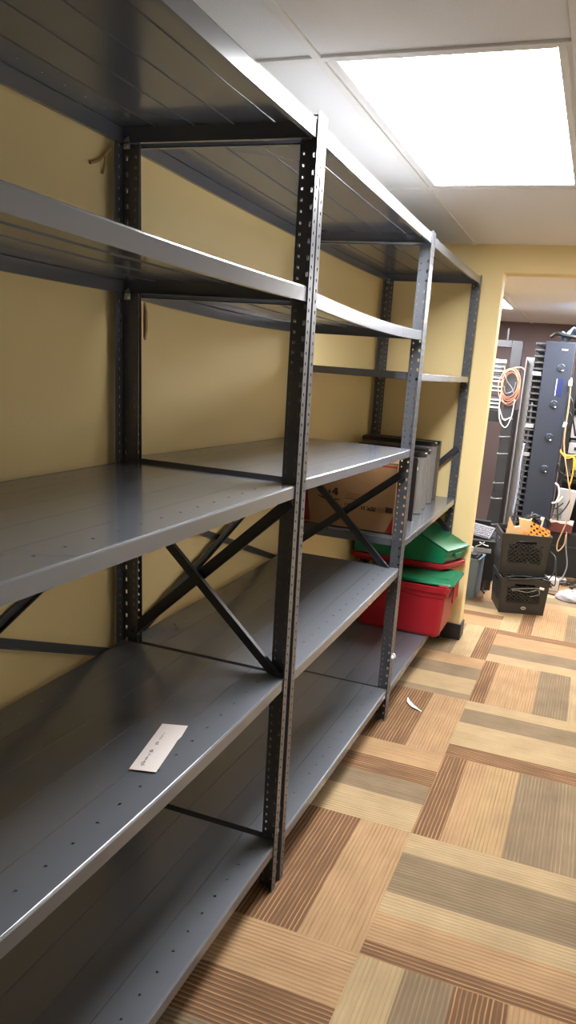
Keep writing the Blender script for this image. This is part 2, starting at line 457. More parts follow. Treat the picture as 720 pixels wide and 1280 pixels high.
unit('nearest grey steel shelving unit with a torn white paper lying on a shelf', Y0, YA-.001,
     [(2.118,2.118,.004,.040),(1.748,1.753,.006,.036),(1.247,1.261,.002,.034),(.705,.712,.014,.034),(.158,.164,.004,.034)],
     [((.049,.738),(.556,1.210)), ((.556,.705),(.05,1.177))],
     [((Y0+.07,1.14),(1.70,.672)), ((Y0+.07,.60),(1.70,1.10))], lean=(0,-.012))
unit('middle grey steel shelving unit, all of its shelves empty', YA+.001, YB-.001,
     [(2.116,2.112,.004,.038),(1.746,1.746,.012,.036),(1.272,1.268,.002,.032),(.706,.742,.004,.032),(.160,.158,.003,.032)],
     [((.05,.765),(.553,1.162)), ((.553,.702),(.05,1.183))],
     [((1.775,.702),(2.91,1.149)), ((1.775,1.116),(2.91,.70))], right_h=2.120, lean=(.018,0))
unit('farthest grey steel shelving unit holding the cardboard box and the red containers', YB+.001, YC,
     [(2.108,2.124,.004,.036),(1.580,1.592,.001,.030),(.862,.890,.003,.032),(.150,.165,.002,.032)],
     [((.05,.665),(.556,1.189)), ((.556,.695),(.05,1.132))], None, left_h=2.118)

# torn paper on the near unit
t = thing('torn_paper', 'torn white strip of paper with faint handwriting lying on the near shelf', 'paper', (.4681, 1.2483, .6966))
PX, PY = .4681, 1.2483
pp = [(1.2907+(a-1.2907)*1.0203, b*1.0203) for a, b in [(.431,1.314),(.490,1.332),(.503,1.283),(.505,1.262),(.512,1.236),(.514,1.228),(.537,1.130),(.480,1.116)]]
mb = MB()
zz = lambda x, y: .0006+.0015*abs(math.sin((y-1.1)*14))
mb.loft([[Vector((x-PX, y-PY, zz(x,y))) for x, y in pp], [Vector((x-PX, y-PY, zz(x,y)+.0006)) for x, y in pp]])
sheet = obj('sheet', mb, M['paper'], t)
mb = MB()
ax0 = Vector((.481,1.158)); ax1 = Vector((.443,1.308)); dv = (ax1-ax0); nv = Vector((-dv.y, dv.x)).normalized()
def scrib(a, b, amp, k):
    pts = []
    for i in range(k*6+1):
        f = a+(b-a)*i/(k*6); c = ax0+dv*f+nv*amp*math.sin(i*1.55+math.sin(i*.7)*1.3)*(.6+.4*math.sin(i*.37))
        pts.append((c.x-PX, c.y-PY, zz(c.x,c.y)+.0012))
    mb.tube(pts, .0004, 4)
scrib(.02,.15,.006,2); scrib(.17,.27,.004,2); scrib(.29,.36,.004,1); scrib(.38,.46,.006,2)
scrib(.60,.70,.005,2); scrib(.76,.98,.004,3)
obj('handwriting', mb, M['pencil'], sheet)

# bits stuck to the steelwork and wall
mb = MB()
mb.tube(spline([(.004,1.62,2.012),(.007,1.65,2.026),(.010,1.675,2.05),(.016,1.69,2.066)], 6), .004, 6)
mb.tube(spline([(.010,1.675,2.05),(.008,1.672,2.02),(.004,1.668,2.0)], 6), .003, 5)
tag(obj('wall_tie', mb, M['tape']), 'small brown twisted tie on the yellow wall beside the rear post', 'tie')
mb = MB(); mb.prism([(.080,1.742,1.60),(.085,1.742,1.63),(.084,1.742,1.675),(.078,1.742,1.70),(.076,1.742,1.66),(.0765,1.742,1.61)], (0,.008,0))
tag(obj('tape_scrap', mb, M['tape']), 'small scrap of brownish tape on the edge of the tall rear post', 'tape')
mb = MB(); mb.tube(spline([(.590,2.944,.315),(.594,2.944,.324),(.588,2.944,.334),(.583,2.944,.330)], 5), .004, 6); mb.disc((.5805,2.940,.318),(1,0,0), .010, .008, 8)
tag(obj('string_knot', mb, M['white']), 'small white knot of string low on the post between middle and far units', 'string')
mb = MB()
sp_ = spline([(.618,3.215,.004),(.632,3.172,.007),(.661,3.135,.006),(.69,3.115,.005),(.715,3.100,.003)], 6)
ring = []
for i, p in enumerate(sp_):
    f = i/(len(sp_)-1); wv = .003+.008*math.sin(PI*min(1, f*1.15+.02))
    d = Vector((.5,.86,0))
    ring.append([p-d*wv, p+d*wv, p+d*wv+Vector((0,0,.003)), p-d*wv+Vector((0,0,.003))])
mb.loft(ring)
tag(obj('plastic_scrap', mb, M['white']), 'curved white plastic scrap lying on the carpet beside the shelving', 'scrap')

# ------------------------------------------------------------------ cardboard box on the far unit
def shelf_z(y): return .862+.028*(y-2.952)/1.207-.003*4*((y-2.952)/1.207)*(1-(y-2.952)/1.207)
BZ = shelf_z(3.17)+.0012
t = thing('cardboard_box', 'brown cardboard box with dark printed symbols on the far middle shelf', 'box', (.27, 3.17, BZ))
bx0, bx1, by0, by1, bh = -.215, .232, -.135, .125, .316
mb = MB(); mb.box((bx0,by0,.001), (bx1,by1,bh)); body = obj('body', mb, M['card'], t, bevel=.004)
mb = MB()
mb.box((bx0,by0-.001,bh-.001+.002), (bx1,-.006,bh+.004)); mb.box((bx0,.006,bh+.001), (bx1,by1+.001,bh+.004))
obj('flap', mb, M['card'], t)
mb = MB(); mb.box((bx0+.001,-.028,bh+.0042), (bx1-.001,.028,bh+.0048)); obj('tape_strip', mb, M['cardpale'], t)
mb = MB()
yf = by0-.0008
def mark(pts, mi=0): mb.prism([(x-.27, yf, z-BZ) for x, z in pts], (0, .0006, 0), mi)
def rect(x0, z0, x1, z1, mi=0): mark([(x0,z0),(x1,z0),(x1,z1),(x0,z1)], mi)
INK = [M['ink'], M['inkfaint'], M['redink']]
# bold numeral 4 with a small solid wedge to its left and a swoosh below
mark([(.213,1.012),(.225,1.012),(.225,1.046),(.213,1.046)]); mark([(.199,1.020),(.228,1.020),(.228,1.028),(.199,1.028)]); mark([(.199,1.026),(.207,1.023),(.217,1.041),(.213,1.046)])
mark([(.177,1.018),(.193,1.018),(.190,1.030),(.184,1.037)])
sw = []
for i in range(13):
    f = i/12; sw.append((.128+.112*f, 1.001-.012*math.sin(PI*f)-.007*f))
mark(sw+[(x, z+.007*math.sin(PI*(k+.5)/13)+.002) for k, (x, z) in reversed(list(enumerate(sw)))])
obj('printed_logo', mb, INK, body); mb = MB()
for i, (xa, xb, mi) in enumerate(((.268,.368,1),(.266,.372,1),(.268,.352,0))):
    z = 1.027-.0112*i
    x = xa
    while x < xb:
        wv = random.uniform(.006,.016); rect(x, z-.0018, min(x+wv,xb), z+.0018, mi); x += wv+.003
obj('printed_text', mb, INK, body); mb = MB()
rect(.262,.970,.272,.984,1); rect(.278,.966,.288,.981,0); rect(.294,.965,.304,.976,0); rect(.312,.962,.32,.978,1); rect(.345,.962,.351,.976,0); rect(.356,.961,.362,.978,0)
for r in range(4):
    for c in range(7):
        if random.random() < .8: rect(.372+c*.006, .960+r*.005, .3772+c*.006, .9644+r*.005)
for c in range(7): rect(.420+c*.005, .960, .4226+c*.005, .982, 1)
obj('printed_symbols', mb, INK, body); mb = MB()
for r in range(5):
    for c in range(6):
        if random.random() < .85 or r in (0,4) or c in (0,5): rect(.459+c*.006, .962+r*.005, .4648+c*.006, .9668+r*.005)
obj('printed_symbols', mb, INK, body); x0, x1, z0 = bx0+.27, bx1+.27, BZ
mb = MB()
mark([(x0+.002,z0+.012),(x0+.045,z0+.012),(x0+.03,z0+.09),(x0+.02,z0+.17),(x0+.002,z0+.20)], 2)
obj('red_print', mb, INK, body); mb = MB()
mark([(x1-.002,z0+.004),(x1-.036,z0+.004),(x1-.016,z0+.05),(x1-.002,z0+.085)], 2)
obj('red_print', mb, INK, body); mb = MB()
rect(x1-.075, z0+bh-.016, x1-.004, z0+bh-.009, 2)
obj('red_print', mb, INK, body)

# ------------------------------------------------------------------ upright panels behind the box
ZS = .882
def upright_panel(label, y, x0, x1, z0, z1, tk, m, cap, rounded=True, tilt=0, extra=None):
    z0 = shelf_z(y)+.0005
    t = thing('upright_panel', label, 'panel', ((x0+x1)/2, y, z0), 0, 'dark panels standing on edge on the far middle shelf')
    hx, hz = (x1-x0)/2, z1-z0
    prof = [(-hx, -tk/2), (-hx, tk/2)]
    if rounded:
        for i in range(13):
            a = PI/2-PI*i/12; prof.append((hx-tk/2+tk/2*math.cos(a), tk/2*math.sin(a)))
    else: prof += [(hx,tk/2),(hx,-tk/2)]
    mb = MB(); mb.loft([[Vector((x,yy,zz)) for x, yy in prof] for zz in (.002, .012, hz-.024)], smooth=False)
    obj('body', mb, m, t)
    mb = MB(); mb.loft([[Vector((x*1.004,yy*1.06,zz)) for x, yy in prof] for zz in (hz-.0235, hz-.006)]+[[Vector((x*.99,yy*.8,hz)) for x, yy in prof]])
    obj('cap', mb, cap, t)
    if not rounded and extra:
        mb = MB(); mb.box((hx+.0005, -tk/2+.004, hz-.06), (hx+.002, -tk/2+.014, hz-.045)); obj('sticker', mb, M['white'], t)
    return t
upright_panel('flat glossy black panel standing on edge nearest the cardboard box', 3.395, .09, .505, .868, 1.185, .022, M['panelblack'], M['panelblack'], False, 0, True)
upright_panel('nearest of two grey round-edged panels standing behind the flat black panel', 3.60, .09, .50, .8735, 1.195, .082, M['panelgrey'], M['panelblack'])
upright_panel('farther of two grey round-edged panels on the shelf', 3.735, .09, .49, .8765, 1.20, .072, M['panelgrey'], M['panelblack'])
upright_panel('taller grey round-edged panel near the end wall behind two shorter ones', 3.90, .06, .485, .880, 1.228, .07, M['panelgrey'], M['panelblack'])
upright_panel('flat brown-grey panel standing on edge closest to the end wall', 4.04,   .05, .475, .883, 1.225, .05, M['panelbrown'], M['panelblack'], False)

# ------------------------------------------------------------------ red containers with green lids
t = thing('storage_tote', 'red plastic tote with flat green lid on the bottom shelf', 'tote', (.405, 3.875, .163))
def local(p): return Vector(p)-Vector((.405,3.875,.163))
mb = MB()
R_ = [rrect(.175,.640,3.715,4.035,.1640,.025), rrect(.170,.648,3.71,4.04,.18,.03), rrect(.158,.664,3.700,4.055,.395,.03),
      rrect(.154,.670,3.696,4.059,.397,.03), rrect(.152,.672,3.694,4.061,.425,.03), rrect(.143,.682,3.686,4.068,.428,.03), rrect(.142,.684,3.684,4.07,.462,.03),
      rrect(.150,.676,3.692,4.062,.464,.026), rrect(.160,.664,3.702,4.052,.440,.026)]
mb.loft([[local(p) for p in r] for r in R_]); tub = obj('tub', mb, M['red'], t, bevel=.002)
mb = MB()
for xa, xb in ((.150,.40),(.62,.676)):
    mb = MB(); mb.box(local((xa,3.686,.4635)), local((xb,3.706,.474))); obj('rim_tab', mb, M['red'], t, bevel=.004)
mb = MB()
mb.loft([[local(p) for p in r] for r in (rrect(.165,.70,3.708,4.05,.4655,.03), rrect(.163,.705,3.706,4.052,.472,.03), rrect(.168,.70,3.712,4.046,.482,.03))])
mb.box(local((.55,3.80,.4816)), local((.66,3.96,.486)))
obj('lid', mb, M['green'], t, bevel=.002)
mb = MB(); mb.box(local((.684,3.80,.35)), local((.692,3.95,.448))); obj('handle', mb, M['red'], t, bevel=.004)

t = thing('storage_tote', 'shallow red container with tilted green lid stacked on the lower tote', 'tote', (.40, 4.045, .4865))
def local(p): return Vector(p)-Vector((.40,4.045,.4865))
mb = MB()
def shear(p): return local(Vector((p[0]+.36*(p[1]-3.93), p[1], p[2])))
R_ = [rrect(.04,.572,3.945,4.145,.4872,.02), rrect(.035,.578,3.94,4.15,.492,.02), rrect(.03,.584,3.935,4.155,.504,.02), rrect(.025,.604,3.928,4.162,.506,.02),
      rrect(.025,.606,3.928,4.162,.528,.02), rrect(.035,.59,3.938,4.152,.531,.02)]
mb.loft([[shear(p) for p in r] for r in R_]); obj('tub', mb, M['red'], t, bevel=.002)
mb = MB()
prof = [(.04,.533),(.572,.533),(.588,.538),(.598,.566),(.592,.575),(.601,.582),(.604,.606),(.597,.612),(.385,.714),(.215,.796),(.19,.80),(.04,.69)]
mb.loft([[shear((x,y,z)) for x, z in prof] for y in (3.934, 4.156)]); lid = obj('lid', mb, M['green'], t, bevel=.005)
mb = MB()
mb.loft([[shear((x+o, y, z)) for x, y, z in ((.603,4.01,.590),(.603,4.08,.590),(.601,4.072,.566),(.599,4.045,.552),(.601,4.018,.566))] for o in (0, .012)]); obj('latch', mb, M['green'], t, bevel=.003)
mb = MB(); mb.loft([[shear((x,y,z)) for x, z in ((.385,.719),(.385,.727),(.612,.617),(.612,.609))] for y in (3.928, 4.162)]); obj('lid_ridge', mb, M['green'], t, bevel=.002)

# ------------------------------------------------------------------ back room: milk crates
def crate(label, loc, rz, w, d, h, badge=False):
    t = thing('milk_crate', label, 'crate', loc, rz, 'black milk crates stacked in the doorway')
    fl = .92
    def wall(ax, sg, name):
        mb = MB()
        def P(u, z, o=0):   # u along the wall -1..1, z 0..h
            k = fl+(1-fl)*z/h
            if ax == 'y': return Vector((u*w/2*k, sg*(d/2*k-o), z))
            return Vector((sg*(w/2*k-o), u*d/2*k, z))
        def plate(u0, u1, z0, z1, o0=0, o1=.006):
            mb.loft([[P(u0,z0,o0),P(u1,z0,o0),P(u1,z0,o1),P(u0,z0,o1)], [P(u0,z1,o0),P(u1,z1,o0),P(u1,z1,o1),P(u0,z1,o1)]])
        plate(-1, 1, 0, .30*h); plate(-1, 1, .86*h, h, -.004, .008)
        plate(-1, -.72, .30*h, .86*h); plate(.72, 1, .30*h, .86*h)
        # diagonal lattice between, hand hole near the top
        zl, zh = .30*h, .78*h
        n = 7
        for s in (1, -1):
            for i in range(-5, n+1):
                u0 = -.72+1.44*i/n; u1 = u0+1.44*5/n
                za, zb = zl, zh
                if u0 < -.72: za = zl+(zh-zl)*(-.72-u0)/(u1-u0); u0 = -.72
                if u1 > .72: zb = zl+(zh-zl)*(1-(u1-.72)/(1.44*5/n)); u1 = .72
                if zb-za < .01: continue
                a, b = P(s*u0, za, .003), P(s*u1, zb, .003)
                mb.bar(a, b, .006, .005, up=(0,1,0) if ax == 'x' else (1,0,0))
        plate(-.72, -.42, .76*h, .87*h); plate(.42, .72, .76*h, .87*h)
        return obj(name, mb, M['black'], t)
    f = wall('y', -1, 'side_panel'); wall('y', 1, 'side_panel'); wall('x', -1, 'side_panel'); wall('x', 1, 'side_panel')
    mb = MB(); mb.box((-w/2*fl+.004,-d/2*fl+.004,.0005), (w/2*fl-.004,d/2*fl-.004,.008)); obj('bottom', mb, M['black'], t)
    if badge:
        mb = MB()
        k = fl+(1-fl)*.16; yv = -d/2*k-.0006
        ring = lambda o, r: [Vector((.012+r*1.6*math.cos(2*PI*i/20), yv-o, .045+r*math.sin(2*PI*i/20))) for i in range(20)]
        mb.loft([ring(-.002,.0115), ring(.002,.0115)]); b = obj('badge', mb, M['silver'], t)
        mb = MB()
        for x in (-.008, .0, .008): mb.box((.012+x-.003, yv-.0026, .041), (.012+x+.003, yv-.0019, .049))
        obj('emblem', mb, M['ink'], b)
    return t
crate('lower black milk crate with oval badge standing on the carpet', (.955,5.100,0), math.radians(17), .345, .345, .262, True)
crate('upper black milk crate filled with orange and cardboard pieces', (.925,5.165,.264), math.radians(15), .345, .345, .298)
U = Matrix.Translation((.925,5.165,.264)) @ Matrix.Rotation(math.radians(15), 4, 'Z')
# orange perforated tray
mb = MB()
org = U @ Vector((-.020,-.140,.285)); uu = (U.to_3x3() @ Vector((.19,.02,-.022))); vv = Vector((-.02,.06,.115))
n1, n2 = 9, 5
for i in range(n1):
    for j in range(n2):
        a, b = i/n1, j/n2; da, db = 1/n1, 1/n2
        P = lambda s_, r_: org+uu*s_+vv*(r_*(1-.45*s_))
        if (i+j) % 2:
            c = [(a+da*.08,b+db*.12),(a+da*.92,b+db*.12),(a+da*.92,b+db*.88),(a+da*.08,b+db*.88)]
            o = [(a,b),(a+da,b),(a+da,b+db),(a,b+db)]
            for k in range(4): mb.quad([P(*o[k]), P(*o[(k+1) % 4]), P(*c[(k+1) % 4]), P(*c[k])])
        else: mb.quad([P(a,b),P(a+da,b),P(a+da,b+db),P(a,b+db)])
tag(obj('perforated_tray', mb, M['orange'], thick=.004), 'orange plastic piece with round holes sticking out of upper crate', 'tray')
mb = MB()
a = U @ Vector((-.145,-.140,.285))
mb.prism([a, a+Vector((.10,.008,.0)), a+Vector((.088,.004,.066)), a+Vector((.052,.0,.058)), a+Vector((.012,-.004,.125))], (-.006,.02,.003))
tag(obj('cardboard_scrap', mb, M['cardpale']), 'pale cardboard flap with a pointed corner at left of upper crate', 'cardboard')
mb = MB()
a = U @ Vector((-.065,-.115,.275))
mb.prism([a, a+Vector((.075,.008,0)), a+Vector((.088,.01,.135)), a+Vector((.070,.008,.120)), a+Vector((.0,.0,.128)), a+Vector((.012,.0,.07))], (-.004,.015,.002))
tag(obj('cardboard_scrap', mb, M['cardpale']), 'torn pale cardboard piece beside the orange tray in upper crate', 'cardboard')
def cord(name, label, ctrls, r, m, group=None, n=8):
    mb = MB()
    for c in ctrls: mb.tube(spline(c, n), r, 6)
    return tag(obj(name, mb, m), label, 'cable', group)
cl = []
for k in range(5):
    x, y, z = U @ Vector((.0+.028*k, -.03+.02*(k % 3), .33))
    cl.append([(x-.06,y,z),(x-.02,y-.02,z+.06+.02*(k % 2)),(x+.05,y+.01,z+.075-.02*(k % 3)),(x+.07,y+.04,z+.01)])
cord('black_cable', 'tangle of black cables rising behind the orange tray in upper crate', cl, .005, M['cordblack'])
x, y, z = U @ Vector((.06,-.02,.36)); cord('thin_grey_cable', 'thin pale wires crossing above the orange tray', [[(x-.07,y,z),(x-.01,y-.01,z+.065),(x+.03,y,z+.055)],[(x-.02,y,z+.08),(x-.035,y-.01,z+.03),(x-.05,y,z)]], .0028, M['cordgrey'])
mb = MB(); mb.tube(spline([(x+.055,y-.06,z-.02),(x+.062,y-.06,z+.03),(x+.055,y-.06,z+.045)],5), .007, 6); mb.box((x+.045,y-.07,z+.04),(x+.07,y-.05,z+.058))
tag(obj('white_plug', mb, M['white']), 'small white plug on a lead beside the orange tray', 'plug')
def tangle(label, Mx, w, d, z0, z1, n):
    mb = MB(); rr = random.Random(n)
    for k in range(n):
        pts = [Mx @ Vector((rr.uniform(-w,w), rr.uniform(-d,d), z0+(z1-z0)*min(1, (k+rr.random()*3)/n))) for _ in range(6)]
        mb.tube(spline(pts, 6), rr.choice((.0055,.0065,.008)), 6)
    o = tag(obj('cable_tangle', mb, M['cordblack']), label, 'cables'); o['kind'] = 'stuff'; return o
tangle('heap of tangled black cables filling the lower crate', Matrix.Translation((.955,5.100,0)) @ Matrix.Rotation(math.radians(17), 4, 'Z'), .138, .138, .018, .235, 34)
tangle('heap of tangled black cables filling the upper crate', U, .138, .138, .018, .265, 34)
# black clear-sheened cables over the lower crate
Lw = Matrix.Translation((.955,5.100,0)) @ Matrix.Rotation(math.radians(17), 4, 'Z')
P = lambda *p: tuple(Lw @ Vector(p))
cord('black_cable', 'black cables looped over the front rim of lower crate', [
    [P(-.15,-.06,.262),P(-.14,-.178,.272),P(-.02,-.150,.276),P(.10,-.165,.270),P(.172,-.186,.262)],
    [P(-.13,-.184,.255),P(-.05,-.188,.262),P(.08,-.182,.275),P(.16,-.13,.277)],
    [P(.165,-.15,.27),P(.20,-.12,.32),P(.215,-.05,.40)],
    [P(.17,-.184,.252),P(.205,-.17,.235),P(.22,-.10,.30),P(.215,-.05,.40),P(.19,.02,.43)]], .0055, M['cordblack'])
cord('thin_grey_cable', 'thin grey wires strung across the front of lower crate', [
    [P(-.10,-.183,.185),P(-.03,-.190,.195),P(.06,-.188,.205),P(.11,-.186,.205)],
    [P(-.09,-.183,.175),P(-.05,-.190,.18),P(.02,-.188,.172),P(.09,-.187,.195),P(.10,-.186,.16),P(.04,-.184,.14)]], .0028, M['cordgrey'])
mb = MB(); mb.box((-.016,-.006,-.008),(.016,.006,.008)); c = P(.115,-.190,.207)
tag(obj('white_plug', mb, M['white'], loc=c, rot=(0,.2,.2), bevel=.002), 'small white connector clipped to the front of lower crate', 'plug')

# ------------------------------------------------------------------ left of the crates
t = thing('waste_bin', 'slate blue rectangular bin on the carpet beside the door jamb', 'bin', (.565, 5.225, 0), math.radians(-4))
mb = MB()
mb.loft([rrect(-.095,.08,-.10,.10,.001,.012), rrect(-.10,.086,-.106,.106,.296,.012), rrect(-.104,.090,-.11,.11,.298,.012), rrect(-.104,.090,-.11,.11,.306,.012), rrect(-.09,.076,-.096,.096,.304,.01), rrect(-.085,.070,-.09,.09,.04,.01)], cap1=True)
obj('body', mb, M['bin'], t)
mb = MB(); mb.box((-.08,-.085,.24),(.066,.085,.318)); mb.box((-.06,-.08,.32),(.055,-.02,.334)); obj('liner', mb, M['blackmat'], t, bevel=.006)
t = thing('computer_tower', 'black computer case lying behind the slate blue bin', 'computer', (.60, 5.59, 0), math.radians(8))
mb = MB(); mb.box((-.20,-.20,.08),(.10,.22,.395)); obj('case', mb, M['blackmat'], t, bevel=.006)
for x in (-.17,.07):
    for y in (-.17,.19): mb = MB(); mb.box((x-.02,y-.02,.001),(x+.02,y+.02,.0795)); obj('foot', mb, M['black'], t, bevel=.003)
mb = MB(); mb.box((-.18,-.204,.30),(.06,-.1985,.335)); obj('drive_bezel', mb, M['device'], t, bevel=.002)
t = thing('keyboard', 'grey keyboard lying tilted on the black computer case', 'keyboard', (.565, 5.50, .445))
t.rotation_euler = (math.radians(24), math.radians(6), math.radians(-6))
mb = MB(); mb.box((-.20,-.075,-.012),(.105,.085,.006)); kb = obj('body', mb, M['keys'], t, bevel=.004)
mb = MB()
for i in range(17):
    for j in range(6): mb.box((-.192+.017*i,-.066+.023*j,.0055),(-.192+.017*i+.014,-.066+.023*j+.019,.012))
obj('keys', mb, M['keys'], kb, bevel=.002)
t = thing('monitor_stand', 'thin black tray edge behind the keyboard beside the jamb', 'tray', (.52, 5.72, .40))
mb = MB(); mb.box((-.20,-.04,0.0),(.115,.14,.012)); mb.box((-.20,-.045,.0),(.115,-.038,.03)); mb.box((-.19,.06,.012),(.09,.12,.075)); obj('tray', mb, M['blackmat'], t, bevel=.003)
mb = MB(); mb.box((-.198,-.0468,.020),(.113,-.0452,.026)); obj('edge_trim', mb, M['silver'], t)
cord('thin_grey_cable', 'pale wire ends poking out in front of keyboard', [[(.57,5.34,.35),(.61,5.325,.375),(.64,5.32,.40)],[(.60,5.33,.39),(.64,5.33,.375),(.67,5.335,.37)]], .004, M['cordwhite'])
cord('black_cable', 'short black cord on the carpet between the bin and the crates', [[(.66,5.42,.13),(.66,5.40,.06),(.665,5.36,.01),(.69,5.30,.006)]], .006, M['cordblack'])
mb = MB(); mb.box((-.03,-.012,-.02),(.03,.012,.02)); tag(obj('white_adapter', mb, M['white'], loc=(.545,5.205,.3555), rot=(0,0,.4), bevel=.004), 'small white adapter peeking past the jamb above the bin', 'adapter')

# ------------------------------------------------------------------ two-post rack with patch panels
t = thing('relay_rack', 'black open two-post rack with patch panels by the door jamb', 'rack', (.33, 6.72, 0))
RX = .205      # local x of the right upright's centre
mb = MB()
mb.box((RX-.048,-.05,0),(RX+.048,.05,1.955)); up1 = obj('upright', mb, M['rack'], t, bevel=.004)
mb = MB(); mb.box((-RX-.19,-.05,0),(-RX-.095,.05,1.955)); obj('upright', mb, M['rack'], t, bevel=.004)
mb = MB(); mb.box((-RX-.10,-.05,1.895),(RX-.048,.05,1.955)); obj('crossbar', mb, M['rack'], t, bevel=.004)
mb = MB(); mb.box((.10,-.012,1.956),(.114,.012,2.06)); obj('top_rod', mb, M['rack'], t)
mb = MB(); mb.prism([(RX-.12,-.06,.0),(RX+.06,-.06,.0),(RX+.05,-.06,.52),(RX-.048,-.06,.62),(RX-.07,-.06,.35)], (0,.009,0)); mb.box((RX-.12,-.25,0),(RX+.06,.25,.02)); obj('base_foot', mb, M['rack'], t, bevel=.002)
mb = MB(); mb.box((RX+.050,-.10,0),(RX+.072,.06,1.36)); obj('side_channel', mb, M['blackmat'], t, bevel=.003)
def ppanel(z0, z1, strips):
    mb = MB(); mb.box((-.31,-.062,z0),(.132,-.045,z1)); p = obj('patch_panel', mb, M['rack'], t, bevel=.002)
    for zs_ in strips:
        mb = MB(); mb.box((-.30,-.070,zs_-.006),(-.075,-.0625,zs_+.006)); mb.box((-.055,-.070,zs_-.006),(.122,-.0625,zs_+.006))
        for k in range(12):
            mb.box((-.29+.034*k,-.0715,zs_-.002),(-.282+.034*k,-.0699,zs_+.002), 1)
        obj('port_strip', mb, [M['white'], M['device']], p)
ppanel(1.655,1.750,[1.725,1.688]); ppanel(1.585,1.648,[1.628,1.596]); ppanel(1.485,1.570,[1.550,1.515]); ppanel(1.345,1.455,[1.435,1.402,1.367])
mb = MB(); mb.box((-.31,-.075,1.757),(.13,-.045,1.787)); obj('white_shelf_edge', mb, M['white'], t, bevel=.003)
mb = MB(); mb.box((-.31,-.065,1.24),(.135,-.045,1.338)); obj('blank_panel', mb, M['blackmat'], t, bevel=.002)
for z in (1.275, 1.115, .96, .69, .545, .30):
    mb = MB()
    mb.tube(spline([(RX-.045,-.052,z),(RX-.047,-.095,z-.006),(RX,-.105,z),(RX+.045,-.095,z+.004),(RX+.045,-.052,z+.002)],6), .006, 6)
    obj('cable_ring', mb, M['cordgrey'], t)

mb = MB()
for k in range(5):
    rx, rz, cx, cz, yy = .072+.010*(k % 3), .118+.016*((k*2) % 5)/2, .520+.010*math.sin(k*2.1), 1.585-.012*k+.01*(k % 2), 6.60+.012*k
    mb.tube([(cx+rx*math.cos(2*PI*i/36), yy+.004*math.sin(i), cz+rz*math.sin(2*PI*i/36)) for i in range(36)], .0040, 6, closed=True)
mb.tube(spline([(.52,6.60,1.715),(.60,6.59,1.73),(.66,6.58,1.69)],6), .0045, 6)
for z in (1.722,1.69,1.63,1.598,1.552):
    mb.tube(spline([(.43,6.645,z),(.455,6.61,z-.004),(.462,6.60,z-.05)],6), .0035, 6)
tag(obj('orange_cable_coil', mb, M['cordorange']), 'coil of orange cable hanging on the black rack', 'cable')
cord('white_cable', 'white cable hanging in a loop below the orange coil', [
    [(.455,6.61,1.50),(.452,6.60,1.40),(.475,6.59,1.26),(.535,6.585,1.20),(.575,6.585,1.30),(.585,6.59,1.45)],
    [(.455,6.615,1.43),(.46,6.60,1.36),(.51,6.60,1.265),(.56,6.60,1.29)]], .005, M['cordwhite'])
cord('thin_grey_cable', 'thin grey cables inside the orange coil on rack', [[(.47,6.585,1.66),(.50,6.58,1.60),(.545,6.58,1.55),(.57,6.58,1.50)],[(.575,6.58,1.60),(.56,6.58,1.53),(.50,6.58,1.50),(.475,6.58,1.56)]], .004, M['cordgrey'])

# ------------------------------------------------------------------ vertical cable manager
t = thing('cable_manager', 'tall blue-black vertical cable manager with a finger duct', 'cable manager', (.94, 6.05, 0))
mb = MB(); mb.box((-.105,-.09,.03),(.115,-.065,1.925)); cv = obj('cover', mb, M['cover'], t, bevel=.006)
mb = MB(); mb.box((-.105,-.064,.0),(-.085,.16,1.925)); mb.box((.095,-.064,0),(.115,.16,1.925)); mb.box((-.085,.14,0),(.095,.16,1.925)); obj('channel', mb, M['rack'], t, bevel=.004)
mb = MB(); mb.box((-.26,.10,0),(-.19,.16,1.80)); mb.box((-.258,.06,0),(-.247,.10,1.78)); obj('rail', mb, M['railgrey'], t, bevel=.003)
mb = MB(); mb.box((-.19,.12,0),(-.105,.14,1.90)); obj('back_strip', mb, M['rack'], t)
zt = 1.905
for k in range(34):
    z = zt-.048*k
    mb = MB()
    mb.box((-.108,-.06,z-.006),(-.185,.05,z+.006)); mb.box((-.185,-.055,z-.012),(-.178,.03,z+.010)); mb.box((-.185,.05,z-.006),(-.15,.12,z+.006))
    obj('finger', mb, M['finger'], t)
for z in (1.66,1.25,1.02):
    mb = MB(); mb.box((-.18,-.0605,z),(-.115,-.0555,z+.03)); obj('filler_plate', mb, M['device'], t)
for z, x in ((1.73,.035),(1.45,.02),(1.19,.02),(.935,.02)):
    mb = MB(); mb.disc((x,-.0905,z),(0,-1,0),.030,.012,20); mb.disc((x,-.102,z),(0,-1,0),.011,.006,12); mb.box((x-.004+.012,-.1045,z-.024),(x+.012+.008,-.1015,z-.015),1)
    obj('latch_knob', mb, [M['cover'], M['white']], cv)
mb = MB(); mb.box((.018,-.0925,1.515),(.066,-.0902,1.645)); mb.box((.014,-.0935,1.515),(.019,-.0903,1.645),1); obj('blue_slot', mb, [M['blueslot'], M['white']], cv)
mb = MB(); mb.box((.02,-.0925,1.862),(.065,-.0903,1.872)); obj('white_label', mb, M['white'], cv)

